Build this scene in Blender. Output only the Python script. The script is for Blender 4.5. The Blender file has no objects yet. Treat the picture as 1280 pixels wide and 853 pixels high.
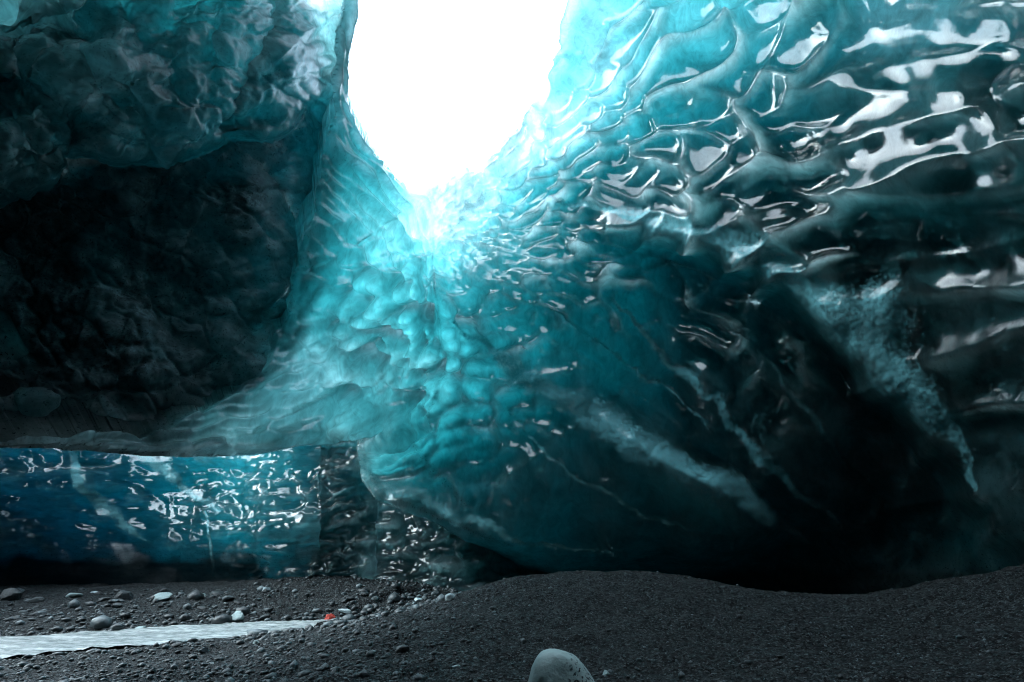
import bpy, bmesh, math, random
import numpy as np
from mathutils import Vector, noise as mnoise

R = math.radians
sc = bpy.context.scene
C = sc.collection

# ------------------------------------------------------------ camera, sky, sun, exposure
PITCH = R(21); CAM = np.array([0.0, 0.0, 0.9]); F = 20/36*1280
cam = bpy.data.objects.new('camera', bpy.data.cameras.new('camera')); C.objects.link(cam)
cam.data.lens = 20; cam.data.sensor_width = 36
cam.location = CAM; cam.rotation_euler = (R(90)+PITCH, 0, 0)
cam.data.clip_start = 0.05; cam.data.clip_end = 6000
sc.camera = cam
sc.view_settings.view_transform = 'Standard'; sc.view_settings.look = 'None'
sc.view_settings.gamma = 1; sc.view_settings.exposure = 3.48
w = bpy.data.worlds.new("World"); sc.world = w; w.use_nodes = True
nt = w.node_tree; nt.nodes.clear()
wo = nt.nodes.new('ShaderNodeOutputWorld'); bg = nt.nodes.new('ShaderNodeBackground')
sky = nt.nodes.new('ShaderNodeTexSky'); sky.sky_type = 'NISHITA'; sky.sun_disc = False
SUN_EL, SUN_ROT = R(36), R(-92)
sky.sun_elevation = SUN_EL; sky.sun_rotation = SUN_ROT
hs = nt.nodes.new('ShaderNodeHueSaturation'); hs.inputs['Saturation'].default_value = 0.34   # overcast: the blue is veiled by cloud
cl = nt.nodes.new('ShaderNodeTexNoise'); cl.inputs['Scale'].default_value = 2.2; cl.inputs['Detail'].default_value = 5
mr = nt.nodes.new('ShaderNodeMapRange'); mr.inputs['To Min'].default_value = .85; mr.inputs['To Max'].default_value = 1.25
mx = nt.nodes.new('ShaderNodeMix'); mx.data_type = 'RGBA'; mx.blend_type = 'MULTIPLY'; mx.inputs[0].default_value = 1
tc = nt.nodes.new('ShaderNodeTexCoord')
nt.links.new(tc.outputs['Generated'], cl.inputs['Vector']); nt.links.new(cl.outputs['Fac'], mr.inputs['Value'])
nt.links.new(sky.outputs[0], hs.inputs['Color']); nt.links.new(hs.outputs[0], mx.inputs[6]); nt.links.new(mr.outputs[0], mx.inputs[7])
tint = nt.nodes.new('ShaderNodeMix'); tint.data_type = 'RGBA'; tint.blend_type = 'MULTIPLY'; tint.inputs[0].default_value = 1; tint.inputs[7].default_value = (.74, .93, 1.0, 1)
nt.links.new(mx.outputs[2], tint.inputs[6]); nt.links.new(tint.outputs[2], bg.inputs['Color']); bg.inputs['Strength'].default_value = 0.15
nt.links.new(bg.outputs[0], wo.inputs[0])
sl = bpy.data.lights.new('sun', 'SUN'); sl.energy = 1.0; sl.angle = R(120); sl.color = (1, .98, .95)
sl.energy = .5
so = bpy.data.objects.new('sun', sl); C.objects.link(so)
sd = Vector((math.sin(SUN_ROT)*math.cos(SUN_EL), math.cos(SUN_ROT)*math.cos(SUN_EL), math.sin(SUN_EL)))
so.rotation_euler = sd.to_track_quat('Z', 'Y').to_euler(); so.location = (0, 20, 60)
cy = sc.cycles
cy.use_denoising = True; cy.max_bounces = 9; cy.diffuse_bounces = 5; cy.glossy_bounces = 4
cy.transmission_bounces = 6; cy.volume_bounces = 0; cy.sample_clamp_indirect = 6; cy.use_adaptive_sampling = True
cy.adaptive_threshold = 0.015; cy.filter_width = 1.1

# ------------------------------------------------------------ helpers
def tag(o, label=None, cat=None, group=None, kind=None):
    if label: o['label'] = label
    if cat: o['category'] = cat
    if group: o['group'] = group
    if kind: o['kind'] = kind
    return o

CP, SP = math.cos(PITCH), math.sin(PITCH)
def at(u, v, Y):
    """world point whose forward distance is Y, seen in direction (u, v)"""
    u = np.asarray(u, float); v = np.asarray(v, float); Y = np.asarray(Y, float)
    x = (u-640)/F; y = (426.5-v)/F
    D = Y/(CP - y*SP)
    return np.stack([x*D+CAM[0], Y+CAM[1]+0*D, (y*CP+SP)*D+CAM[2]], -1)
def atz(u, v, z):
    x = (u-640)/F; y = (426.5-v)/F
    D = (z-CAM[2])/(y*CP+SP)
    return np.array([x*D, D*(CP-y*SP), z])

class TPS:
    def __init__(s, pts, smooth=0.0, aff=True):
        p = np.array(pts, float); s.X = p[:, :-1].copy(); s.sc = np.abs(s.X).max(); s.X /= s.sc
        n = len(p); s.n = n
        K = s.k(np.linalg.norm(s.X[:, None]-s.X[None], axis=2)) + smooth*np.eye(n)
        P = np.c_[np.ones(n), s.X]; m = P.shape[1]
        A = np.zeros((n+m, n+m)); A[:n, :n] = K; A[:n, n:] = P; A[n:, :n] = P.T
        s.w = np.linalg.solve(A, np.r_[p[:, -1], np.zeros(m)])
    def k(s, r): return r*r*np.log(r+1e-9)
    def __call__(s, *c):
        q = np.stack([np.asarray(a, float) for a in c], -1); sh = q.shape[:-1]; q = q.reshape(-1, q.shape[-1])/s.sc
        out = s.w[s.n] + q@s.w[s.n+1:]
        for i in range(s.n):
            out = out + s.w[i]*s.k(np.linalg.norm(q-s.X[i], axis=1))
        return out.reshape(sh)

class LogTPS(TPS):
    """smooth positive field (distances, thicknesses)"""
    def __init__(s, pts, lo=.6, hi=40):
        super().__init__([(*p[:-1], math.log(p[-1])) for p in pts], 1e-5); s.lo = lo; s.hi = hi
    def __call__(s, *c): return np.clip(np.exp(np.clip(super().__call__(*c), -3, 5)), s.lo, s.hi)

def sstep(a, b, x):
    t = np.clip((x-a)/(b-a), 0, 1); return t*t*(3-2*t)
def hash2(ix, iy, s):
    n = (ix.astype(np.int64)*374761393 + iy.astype(np.int64)*668265263 + s*1274126177) & 0xffffffff
    n = ((n ^ (n >> 13))*1274126177) & 0xffffffff
    n = n ^ (n >> 16)
    return (n & 0xffff)/65535.0
def vnoise(x, y, s=0):
    ix = np.floor(x); iy = np.floor(y); fx = x-ix; fy = y-iy
    fx = fx*fx*fx*(fx*(fx*6-15)+10); fy = fy*fy*fy*(fy*(fy*6-15)+10)
    a = hash2(ix, iy, s); b = hash2(ix+1, iy, s); c = hash2(ix, iy+1, s); d = hash2(ix+1, iy+1, s)
    return (a*(1-fx)+b*fx)*(1-fy) + (c*(1-fx)+d*fx)*fy
def fbm(x, y, s=0, o=4):
    r = 0; a = .5; t = 0
    for i in range(o):
        r = r + a*vnoise(x, y, s+i*17); t += a; a *= .5
        x = x*2.03+11.3; y = y*2.03-7.1
    return r/t*2-1
def worley(x, y, s=0, k=9.0, jit=.85):
    """smooth F1: 0 at the dish centres, about .7 on the ridges between dishes"""
    ix = np.floor(x); iy = np.floor(y); acc = np.zeros_like(x)
    for dx in (-1, 0, 1):
        for dy in (-1, 0, 1):
            cx = ix+dx; cy_ = iy+dy
            px = cx+.5+(hash2(cx, cy_, s)-.5)*jit; py = cy_+.5+(hash2(cx, cy_, s+5)-.5)*jit
            acc += np.exp(-k*((x-px)**2+(y-py)**2)**.5*1.0)
    return -np.log(acc+1e-12)/k
def segdist(u, v, poly, closed=False):
    """distance, arc length and local value (3rd column) on a polyline; for closed polygons the signed distance (inside < 0) and nearest point"""
    p = np.array(poly, float); q = np.roll(p, -1, 0) if closed else p[1:]
    p0 = p if closed else p[:-1]
    best = np.full(u.shape, 1e18); S = np.zeros(u.shape); W = np.zeros(u.shape); NX = np.zeros(u.shape); NY = np.zeros(u.shape)
    inside = np.zeros(u.shape, bool); s0 = 0
    for a, b in zip(p0, q):
        dx, dy = b[0]-a[0], b[1]-a[1]; L2 = dx*dx+dy*dy+1e-12
        t = np.clip(((u-a[0])*dx+(v-a[1])*dy)/L2, 0, 1)
        nx = a[0]+t*dx; ny = a[1]+t*dy
        d = (u-nx)**2+(v-ny)**2; m = d < best
        best = np.where(m, d, best); S = np.where(m, s0+t*math.sqrt(L2), S); NX = np.where(m, nx, NX); NY = np.where(m, ny, NY)
        if len(a) > 2: W = np.where(m, a[2]+t*(b[2]-a[2]), W)
        if closed:
            c = (a[1] > v) != (b[1] > v)
            inside ^= c & (u < dx*(v-a[1])/(dy if abs(dy) > 1e-12 else 1e-12)+a[0])
        s0 += math.sqrt(L2)
    d = np.sqrt(best)
    if closed: return np.where(inside, -d, d), NX, NY
    return d, S, W
def smooth_line(poly, n=8):
    """Catmull-Rom through the given points"""
    p = np.array(poly, float); p = np.vstack([2*p[0]-p[1], p, 2*p[-1]-p[-2]]); out = []
    for i in range(1, len(p)-2):
        for t in np.linspace(0, 1, n, endpoint=False):
            out.append(.5*((2*p[i])+(p[i+1]-p[i-1])*t+(2*p[i-1]-5*p[i]+4*p[i+1]-p[i+2])*t*t+(-p[i-1]+3*p[i]-3*p[i+1]+p[i+2])*t**3))
    out.append(p[-2]); return np.array(out)
def band(u, v, line, gain=1.0):
    """0..1 profile of a vein that follows a polyline with its own half width"""
    d, s, w_ = segdist(u, v, smooth_line(line, 5))
    return np.clip(1.25-d/np.maximum(w_, 1), 0, 1)*gain
def blob(u, v, cx, cy, rx, ry, rot=0):
    c, s = math.cos(rot), math.sin(rot); a = ((u-cx)*c+(v-cy)*s)/rx; b = (-(u-cx)*s+(v-cy)*c)/ry
    return np.exp(-(a*a+b*b))

def make_mesh(name, verts, faces_list, mat, attrs=None, smooth=True, parent=None):
    me = bpy.data.meshes.new(name)
    verts = np.asarray(verts, np.float32)
    nv = len(verts); me.vertices.add(nv); me.vertices.foreach_set('co', verts.ravel())
    loops = []; starts = []; totals = []; s = 0
    for f in faces_list:
        f = np.asarray(f, np.int32)
        if len(f) == 0: continue
        k = f.shape[1]; loops.append(f.ravel()); starts.append(s+np.arange(len(f))*k); totals.append(np.full(len(f), k)); s += f.size
    loops = np.concatenate(loops).astype(np.int32); starts = np.concatenate(starts).astype(np.int32)
    me.loops.add(len(loops)); me.loops.foreach_set('vertex_index', loops)
    me.polygons.add(len(starts)); me.polygons.foreach_set('loop_start', starts)
    me.polygons.foreach_set('loop_total', np.concatenate(totals).astype(np.int32))
    me.update(calc_edges=True); me.validate()
    if smooth: me.polygons.foreach_set('use_smooth', np.ones(len(me.polygons), bool))
    if attrs is not None:
        a = me.color_attributes.new('ice', 'FLOAT_COLOR', 'POINT'); a.data.foreach_set('color', np.asarray(attrs, np.float32).ravel())
    me.materials.append(mat)
    o = bpy.data.objects.new(name, me); C.objects.link(o)
    if parent: o.parent = parent
    return o

def axis(lo, hi, flo, fhi, step, grow=1.25):
    """coordinates that are dense between flo and fhi and widen outside"""
    mid = list(np.arange(flo, fhi+step, step)); a = []; b = []
    x = flo; s = step
    while x > lo: s = min(s*grow, 40); x -= s; a.append(x)
    x = mid[-1]; s = step
    while x < hi: s = min(s*grow, 40); x += s; b.append(x)
    return np.array(a[::-1]+mid+b)

def ice_body(name, poly, Yf, Tf, dispf, attrf, mat, step=1.7, centre=(0, 6, 0), upb=.5, rough=0.12, rim=10, frame=(-12, 1292, -12, 860), seed=1, grow=None, silt=None):
    """a solid mass of ice: modelled inner face, offset outer face, closed rim"""
    pl = np.array(poly, float)
    us = axis(pl[:, 0].min()-5, pl[:, 0].max()+5, max(pl[:, 0].min()-2, frame[0]), min(pl[:, 0].max()+2, frame[1]), step)
    vs = axis(pl[:, 1].min()-5, pl[:, 1].max()+5, max(pl[:, 1].min()-2, frame[2]), min(pl[:, 1].max()+2, frame[3]), step)
    U, V = np.meshgrid(us, vs)
    sdv, NX, NY = segdist(U, V, poly, True)
    gu = np.gradient(us)[None, :]+0*U; gv = np.gradient(vs)[:, None]+0*U; loc = np.maximum(gu, gv)
    snap = np.abs(sdv) < .72*loc
    U = np.where(snap, NX, U); V = np.where(snap, NY, V); inside = (sdv < 0) | snap
    sdv = np.where(snap, 0, sdv)
    P0 = at(U, V, Yf(U, V))
    # normals of the base face from its own coordinates
    dU = np.gradient(P0, axis=1); dV = np.gradient(P0, axis=0)
    N = np.cross(dV, dU); N /= np.linalg.norm(N, axis=2, keepdims=True)+1e-12
    tocam = CAM-P0; flip = np.sign((N*tocam).sum(2))[..., None]; N *= np.where(flip == 0, 1, flip)
    pxm = np.linalg.norm(tocam, axis=2)/F                      # metres per pixel of the photograph
    h = dispf(U, V, pxm, sdv)
    P = P0+N*h[..., None]
    T = Tf(U, V)*(1+.0*U)
    # thickness dies away towards the free edge
    e = np.clip(-sdv*pxm, 0, 3)
    T = np.minimum(T, rough+e*(3.2 if grow is None else grow(U, V))+e*e*4)
    od = P0-np.array(centre); od /= np.linalg.norm(od, axis=2, keepdims=True); od[..., 2] += upb
    od /= np.linalg.norm(od, axis=2, keepdims=True)
    Q = P0+od*(T*(1+.22*fbm(U/70, V/55, seed+40, 4)+.10*fbm(U/17, V/14, seed+50, 3)))[..., None]
    # numbering
    ny, nx = U.shape; idx = -np.ones((ny, nx), int)
    q = [inside[:-1, :-1], inside[:-1, 1:], inside[1:, 1:], inside[1:, :-1]]
    cnt = sum(a.astype(int) for a in q)
    I = np.arange(ny*nx).reshape(ny, nx); a, b, c, d = I[:-1, :-1], I[:-1, 1:], I[1:, 1:], I[1:, :-1]
    quads = np.stack([a, b, c, d], -1)[cnt == 4]
    tris = []
    for miss, tri in ((0, (b, c, d)), (1, (a, c, d)), (2, (a, b, d)), (3, (a, b, c))):
        m = (cnt == 3) & ~q[miss]; tris.append(np.stack(tri, -1)[m])
    tris = np.concatenate(tris)
    used = np.unique(np.r_[quads.ravel(), tris.ravel()]); remap = -np.ones(ny*nx, int); remap[used] = np.arange(len(used)); n = len(used)
    quads = remap[quads]; tris = remap[tris]
    # boundary edges
    E = np.concatenate([quads[:, [0, 1]], quads[:, [1, 2]], quads[:, [2, 3]], quads[:, [3, 0]], tris[:, [0, 1]], tris[:, [1, 2]], tris[:, [2, 0]]])
    key = E.min(1)*n+E.max(1); uq, first, ct = np.unique(key, return_index=True, return_counts=True)
    B = E[first[ct == 1]]
    verts = np.r_[P.reshape(-1, 3)[used], Q.reshape(-1, 3)[used]]
    side = np.stack([B[:, 1], B[:, 0], B[:, 0]+n, B[:, 1]+n], -1)
    at_in = attrf(U, V, sdv); col = np.zeros((2*n, 4)); col[:n] = at_in.reshape(-1, 4)[used]
    if silt is not None:                                       # dark coat added on unseen outer face and rim to block leaking light
        so_ = silt(U, V).ravel()[used]; col[n:, 1] = so_; eb = (np.abs(sdv).ravel()[used] < 4); col[:n, 1] = np.where(eb, np.maximum(col[:n, 1], so_), col[:n, 1])
    fl = [quads, tris, quads[:, ::-1]+n, tris[:, ::-1]+n, side]
    # outward orientation: the inner face must look at the camera
    f0 = quads[len(quads)//2]; nn = np.cross(verts[f0[1]]-verts[f0[0]], verts[f0[2]]-verts[f0[0]])
    if nn@(CAM-verts[f0[0]]) < 0: fl = [f[:, ::-1] for f in fl]
    return make_mesh(name, verts, fl, mat, col)

# ------------------------------------------------------------ materials
def newmat(name):
    m = bpy.data.materials.new(name); m.use_nodes = True; m.node_tree.nodes.clear(); return m, m.node_tree
def nd(nt, t, **kw):
    n = nt.nodes.new(t)
    for k, v in kw.items():
        if k.startswith('i_'): n.inputs[k[2:].replace('_', ' ')].default_value = v
        else: setattr(n, k, v)
    return n
def math_(nt, op, a, b=None, c=None, clamp=False):
    n = nt.nodes.new('ShaderNodeMath'); n.operation = op; n.use_clamp = clamp
    for i, x in enumerate((a, b, c)):
        if x is None: continue
        if isinstance(x, (int, float)): n.inputs[i].default_value = x
        else: nt.links.new(x, n.inputs[i])
    return n.outputs[0]
def ramp(nt, src, lo, hi, a=0., b=1.):
    n = nt.nodes.new('ShaderNodeMapRange'); n.inputs['From Min'].default_value = lo; n.inputs['From Max'].default_value = hi
    n.inputs['To Min'].default_value = a; n.inputs['To Max'].default_value = b; nt.links.new(src, n.inputs['Value']); return n.outputs[0]
def nz(nt, vec, scale, detail=4, rough=.6, dist=0):
    n = nt.nodes.new('ShaderNodeTexNoise'); n.inputs['Scale'].default_value = scale; n.inputs['Detail'].default_value = detail
    n.inputs['Roughness'].default_value = rough; n.inputs['Distortion'].default_value = dist
    nt.links.new(vec, n.inputs['Vector']); return n.outputs['Fac']

def ice_material(name, sigma, stretch=(1, 1, 1), rot=(0, 0, 0), bumps=.22):
    m, nt = newmat(name); L = nt.links.new
    out = nd(nt, 'ShaderNodeOutputMaterial')
    at_ = nd(nt, 'ShaderNodeAttribute', attribute_name='ice'); sp = nd(nt, 'ShaderNodeSeparateColor'); L(at_.outputs['Color'], sp.inputs[0])
    tc = nd(nt, 'ShaderNodeTexCoord'); mp = nd(nt, 'ShaderNodeMapping'); L(tc.outputs['Object'], mp.inputs[0])
    mp.inputs['Scale'].default_value = stretch; mp.inputs['Rotation'].default_value = rot
    v = mp.outputs[0]; vo = tc.outputs['Object']
    n1 = nz(nt, v, 1.1, 8, .72, .6); n2 = nz(nt, vo, 13, 6, .75); n3 = nz(nt, vo, 28, 3, .6); n4 = nz(nt, v, 3.2, 7, .7, 1.2)
    geo = nd(nt, 'ShaderNodeNewGeometry'); front = math_(nt, 'SUBTRACT', 1.0, geo.outputs['Backfacing'])
    # clear ice lets daylight through, bubbly frost scatters it, dirt stops it
    tr = nd(nt, 'ShaderNodeBsdfTranslucent'); n5 = nz(nt, vo, .55, 5, .65, 1.5)
    cloud = math_(nt, 'MULTIPLY', ramp(nt, n4, .34, .62, .62, 1.0), ramp(nt, n5, .32, .62, .6, 1.0))
    tcol = nd(nt, 'ShaderNodeMix', data_type='RGBA'); tcol.inputs[6].default_value = (.0, .0, .0, 1); tcol.inputs[7].default_value = (.92, .97, .98, 1)
    L(cloud, tcol.inputs[0]); L(tcol.outputs[2], tr.inputs[0])
    df = nd(nt, 'ShaderNodeBsdfDiffuse'); df.inputs[0].default_value = (.16, .42, .46, 1)
    dd = nd(nt, 'ShaderNodeBsdfDiffuse'); dcol = nd(nt, 'ShaderNodeMix', data_type='RGBA')
    dcol.inputs[6].default_value = (.004, .007, .008, 1); dcol.inputs[7].default_value = (.22, .32, .34, 1)
    speckle = math_(nt, 'MULTIPLY', ramp(nt, n3, .56, .62), ramp(nt, n2, .42, .56))
    pale = math_(nt, 'MULTIPLY', math_(nt, 'MULTIPLY', ramp(nt, n4, .36, .62, .12, 1), ramp(nt, n2, .38, .60, .35, 1)), at_.outputs['Alpha'], clamp=True)
    L(math_(nt, 'MULTIPLY', pale, math_(nt, 'SUBTRACT', 1.0, math_(nt, 'MINIMUM', speckle, 1.0))), dcol.inputs[0]); L(dcol.outputs[2], dd.inputs[0])
    fsum = math_(nt, 'ADD', math_(nt, 'MULTIPLY', sp.outputs[0], 1.25), math_(nt, 'ADD', math_(nt, 'MULTIPLY', math_(nt, 'SUBTRACT', n2, .5), 1.4), math_(nt, 'MULTIPLY', math_(nt, 'SUBTRACT', n4, .5), .7)))
    ffac = math_(nt, 'MULTIPLY', ramp(nt, fsum, .32, .78), ramp(nt, sp.outputs[0], .04, .4, 0, .9), clamp=True)
    base = ramp(nt, n1, .45, .75, 0.0, .22)
    ffac = math_(nt, 'MAXIMUM', ffac, math_(nt, 'MULTIPLY', base, sp.outputs[2]))
    b1 = nd(nt, 'ShaderNodeMixShader'); L(ffac, b1.inputs[0]); L(tr.outputs[0], b1.inputs[1]); L(df.outputs[0], b1.inputs[2])
    silt = math_(nt, 'MULTIPLY', ramp(nt, n1, .36, .66), ramp(nt, n2, .36, .66, .55, 1.0))
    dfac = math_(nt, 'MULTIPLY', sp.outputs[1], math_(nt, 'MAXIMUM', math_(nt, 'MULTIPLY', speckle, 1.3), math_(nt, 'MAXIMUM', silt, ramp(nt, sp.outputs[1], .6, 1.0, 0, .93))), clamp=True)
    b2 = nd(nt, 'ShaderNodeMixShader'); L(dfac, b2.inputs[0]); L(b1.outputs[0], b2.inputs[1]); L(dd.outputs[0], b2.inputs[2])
    gl = nd(nt, 'ShaderNodeBsdfGlossy'); gl.inputs['Color'].default_value = (1, 1, 1, 1)
    L(math_(nt, 'ADD', math_(nt, 'MULTIPLY', math_(nt, 'MAXIMUM', sp.outputs[0], sp.outputs[1]), .42), .03), gl.inputs['Roughness'])
    bump = nd(nt, 'ShaderNodeBump', i_Strength=bumps, i_Distance=.02); 
    hh = math_(nt, 'ADD', math_(nt, 'MULTIPLY', n2, math_(nt, 'ADD', math_(nt, 'MULTIPLY', math_(nt, 'MAXIMUM', sp.outputs[0], sp.outputs[1]), 2.2), .05)), math_(nt, 'MULTIPLY', n4, .5))
    L(hh, bump.inputs['Height']); L(bump.outputs[0], gl.inputs['Normal']); L(bump.outputs[0], df.inputs['Normal']); L(bump.outputs[0], dd.inputs['Normal'])
    fr = nd(nt, 'ShaderNodeFresnel', i_IOR=1.45); L(bump.outputs[0], fr.inputs['Normal'])
    f = math_(nt, 'MULTIPLY', math_(nt, 'MULTIPLY', fr.outputs[0], front), math_(nt, 'SUBTRACT', 1.0, math_(nt, 'MULTIPLY', sp.outputs[1], .93)), clamp=True)
    b3 = nd(nt, 'ShaderNodeMixShader'); L(f, b3.inputs[0]); L(b2.outputs[0], b3.inputs[1]); L(gl.outputs[0], b3.inputs[2])
    L(b3.outputs[0], out.inputs['Surface'])
    dens = max(sigma)*1.02; va = nd(nt, 'ShaderNodeVolumeAbsorption', i_Density=dens)
    va.inputs['Color'].default_value = (*[1-s/dens for s in sigma], 1); L(va.outputs[0], out.inputs['Volume'])
    return m

ICE = ice_material('clear_teal_ice', (2.9, 1.0, .95), rot=(0, .7, 0), stretch=(1, 1, .55))
ICE_DIRTY = ice_material('dirty_ice', (3.4, 1.05, .98), rot=(0, -.6, 0), stretch=(1, 1, 1.6), bumps=.6)
ICE_BLUE = ice_material('deep_blue_ice', (4.5, 1.15, 1.0), stretch=(.5, .5, 2.2))

EDGE = [(480, -400, 0), (448, -60, 0), (447, 20, 0), (437, 70, 0), (436, 130, 0), (452, 172, 0), (478, 205, 0), (500, 238, 0), (520, 262, 0), (540, 330, 0), (556, 400, 0), (552, 470, 0), (520, 512, 0), (465, 537, 0), (400, 555, 0), (330, 566, 0), (250, 572, 0), (160, 568, 0), (80, 563, 0), (0, 560, 0), (-200, 575, 0), (-600, 590, 0)]
EL = smooth_line(EDGE, 5)
# ------------------------------------------------------------ ice: right dome
def jag(poly, amp=2.0, seed=0, n=6):
    """adds small natural irregularity to an outline inside the picture"""
    p = smooth_line(poly, n); s = np.arange(len(p))
    p = p.copy(); p[:, 0] += amp*fbm(s/2.3, s*0+.5, seed, 3); p[:, 1] += amp*fbm(s/2.3, s*0+9.5, seed+3, 3); return p
rimB = jag([(640, -900), (760, -420), (752, -150), (722, -30), (713, 10), (701, 50), (685, 92), (662, 132), (638, 170), (612, 194), (592, 212), (575, 213), (560, 222), (540, 231), (524, 240)], 6, 3, 9)
LEFT_RIM = [(620, -900), (480, -400), (448, -60), (447, 20), (437, 70), (436, 130), (452, 172), (478, 205), (500, 228), (514, 240)]
LIP = [(-600, 590), (-200, 575), (0, 560), (80, 563), (160, 568), (250, 572), (330, 566), (400, 555), (450, 543), (468, 540)]
FOLD = [(450, -900), (420, -400), (428, -60), (424, 20), (420, 90), (414, 150), (402, 210), (385, 280), (368, 350), (350, 410), (318, 462), (270, 505), (210, 532), (140, 545), (0, 548), (-200, 563), (-600, 580)]
polyB = list(map(tuple, rimB))[::1]+list(map(tuple, jag(LEFT_RIM, 5, 13, 9)))[::-1]+list(map(tuple, jag(FOLD, 13, 15)))+list(map(tuple, jag(LIP, 3, 17)))+[(446, 560), (452, 600), (470, 625), (545, 655), (600, 690), (620, 850), (1900, 850), (2100, 300), (2100, -900)]
YB = LogTPS([(620, -900, .9), (480, -400, 4.2), (448, -60, 8.4), (440, 70, 9.8), (440, 140, 10.7), (478, 205, 11.8), (465, 537, 12.2), (400, 555, 11.2), (330, 566, 10.4), (250, 572, 9.6), (100, 563, 8.2), (0, 560, 7.5), (-600, 590, 4.5), (150, 500, 8.8), (300, 500, 10.4), (390, 300, 10.8), (400, 450, 11.6), (470, 350, 12.4), (480, 460, 12.7), (0, 450, 7.6), (450, -900, .8), (420, -400, 4.0), (410, 200, 10.6),(524, 262, 13.6), (560, 228, 13.6), (640, 175, 12.6), (700, 60, 11.2), (722, -30, 10), (760, -420, 5.2), (640, -900, 1.1), (1400, -900, 1.0), (1300, -400, 3.6), (2100, -900, -.0+.8),
          (540, 330, 13.6), (600, 350, 13.0), (540, 450, 13.5), (455, 580, 13.9), (500, 630, 14.2), (510, 560, 13.6), (640, 500, 13.6), (640, 620, 13.6), (560, 690, 14.6),
          (800, 100, 10.4), (800, 300, 11.3), (800, 500, 12.6), (800, 650, 13.3), (800, 760, 15.5), (640, 760, 15.8),
          (1000, 0, 8.5), (1000, 200, 9.3), (1000, 400, 10.4), (1000, 600, 11.8), (1000, 700, 13.4), (1000, 800, 15),
          (1280, 0, 5.7), (1280, 200, 6.55), (1280, 400, 7.5), (1280, 600, 8.8), (1280, 720, 9.4), (1280, 850, 10), (1150, 100, 7.3), (1150, 500, 9.6),
          (1700, 0, 3.7), (1700, 400, 4.6), (1700, 800, 5.2), (2100, 300, 3.4), (2100, 850, 3.8)])
hollow = [(735, 282), (790, 290), (850, 303), (900, 322), (955, 348), (1005, 388), (1060, 440), (1120, 505), (1190, 585), (1240, 650), (1300, 720), (1300, 900), (600, 900), (600, 700), (700, 690), (860, 690), (960, 660), (900, 600), (820, 560), (740, 500), (690, 440), (700, 350)]
lipB = [(470, 628), (520, 640), (575, 662), (640, 683), (700, 690), (800, 690), (900, 700), (1000, 720), (1100, 740), (1300, 780), (1300, 900), (400, 900), (400, 640)]
def Y_B(u, v):
    y = YB(u, v)
    d, _, _ = segdist(u, v, hollow, True); y = y+1.1*sstep(14, -26, d)*sstep(690, 860, u)
    d, _, _ = segdist(u, v, lipB, True); y = y+1.3*sstep(5, -40, d)
    y = y+.5*fbm(u/190, v/190, 7, 3)*sstep(540, 640, u)
    y = y-.08*band(u, v, [(640, 455, 18), (700, 490, 24), (760, 520, 30), (850, 580, 26), (980, 650, 20)])-.06*band(u, v, [(770, 375, 8), (850, 450, 14), (930, 540, 20), (1010, 620, 22)])
    return y
TB = TPS([(a, b, math.log(t)) for a, b, t in [(448, -60, .7), (437, 100, .7), (500, 225, .3), (470, 240, .8), (545, 345, .7), (500, 500, .55), (460, 530, .55), (400, 550, .5), (300, 562, .6), (200, 565, 1.0), (80, 558, 1.6), (0, 556, 3.2), (-600, 580, 6), (415, 200, 1.6), (440, 300, 1.0), (490, 330, .7), (395, 330, 1.6), (470, 400, .7), (430, 460, .7), (370, 500, 1.0), (300, 520, 2.0), (150, 530, 3.5), (350, 430, 2.4), (420, -60, 1.6), (300, -900, 3),
    (524, 262, .10), (545, 292, .16), (585, 270, .25), (560, 235, .10), (640, 190, .12), (650, 230, .35), (600, 235, .15), (505, 270, .28), (700, 80, .2), (730, -30, .3), (760, 120, .5), (800, 40, .75), (900, 60, 1.3), (700, 220, .7), (650, 262, .9), (600, 300, .8), (560, 340, .9),
    (800, 200, 1.3), (880, 150, 1.6), (1000, 100, 1.6), (1100, 60, 1.2), (1280, 0, 1.1), (1280, 200, 2.3), (1100, 250, 2.8), (950, 250, 2.3), (850, 290, 2.4), (1280, 400, 9), (1100, 400, 7), (1000, 450, 6.5), (900, 400, 4),
    (750, 350, 3.4), (650, 380, 1.8), (580, 400, 1.1), (540, 430, .95), (600, 480, 1.25), (560, 540, 1.2), (700, 470, 2.4), (500, 600, 1.4), (620, 620, 2.6), (720, 580, 3.2), (700, 660, 4.0), (800, 450, 4.4), (800, 640, 3.7), (900, 560, 4.0), (1000, 650, 6), (1280, 600, 12), (1100, 700, 12),
    (600, 720, 7), (800, 740, 12), (1280, 850, 12), (1700, 0, 6), (1700, 800, 12), (2100, 300, 10), (900, -400, 2.5), (1300, -500, 4), (1300, -900, 6), (2100, -900, 9)]])
def T_B(u, v): t = np.exp(TB(u, v)); return np.clip(t*(1.15+.5*sstep(2.6, 4.6, t))-.02, .06, 14)
def flowB(u, v):
    x = u-505+18*fbm(u/90, v/90, 21, 2); y = v-318+18*fbm(u/90, v/90, 31, 2)
    r = np.hypot(x, y)+25; ph = np.arctan2(-y, x); return r, ph
def WR(u, v): return sstep(515, 565, u+.0*v)
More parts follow.
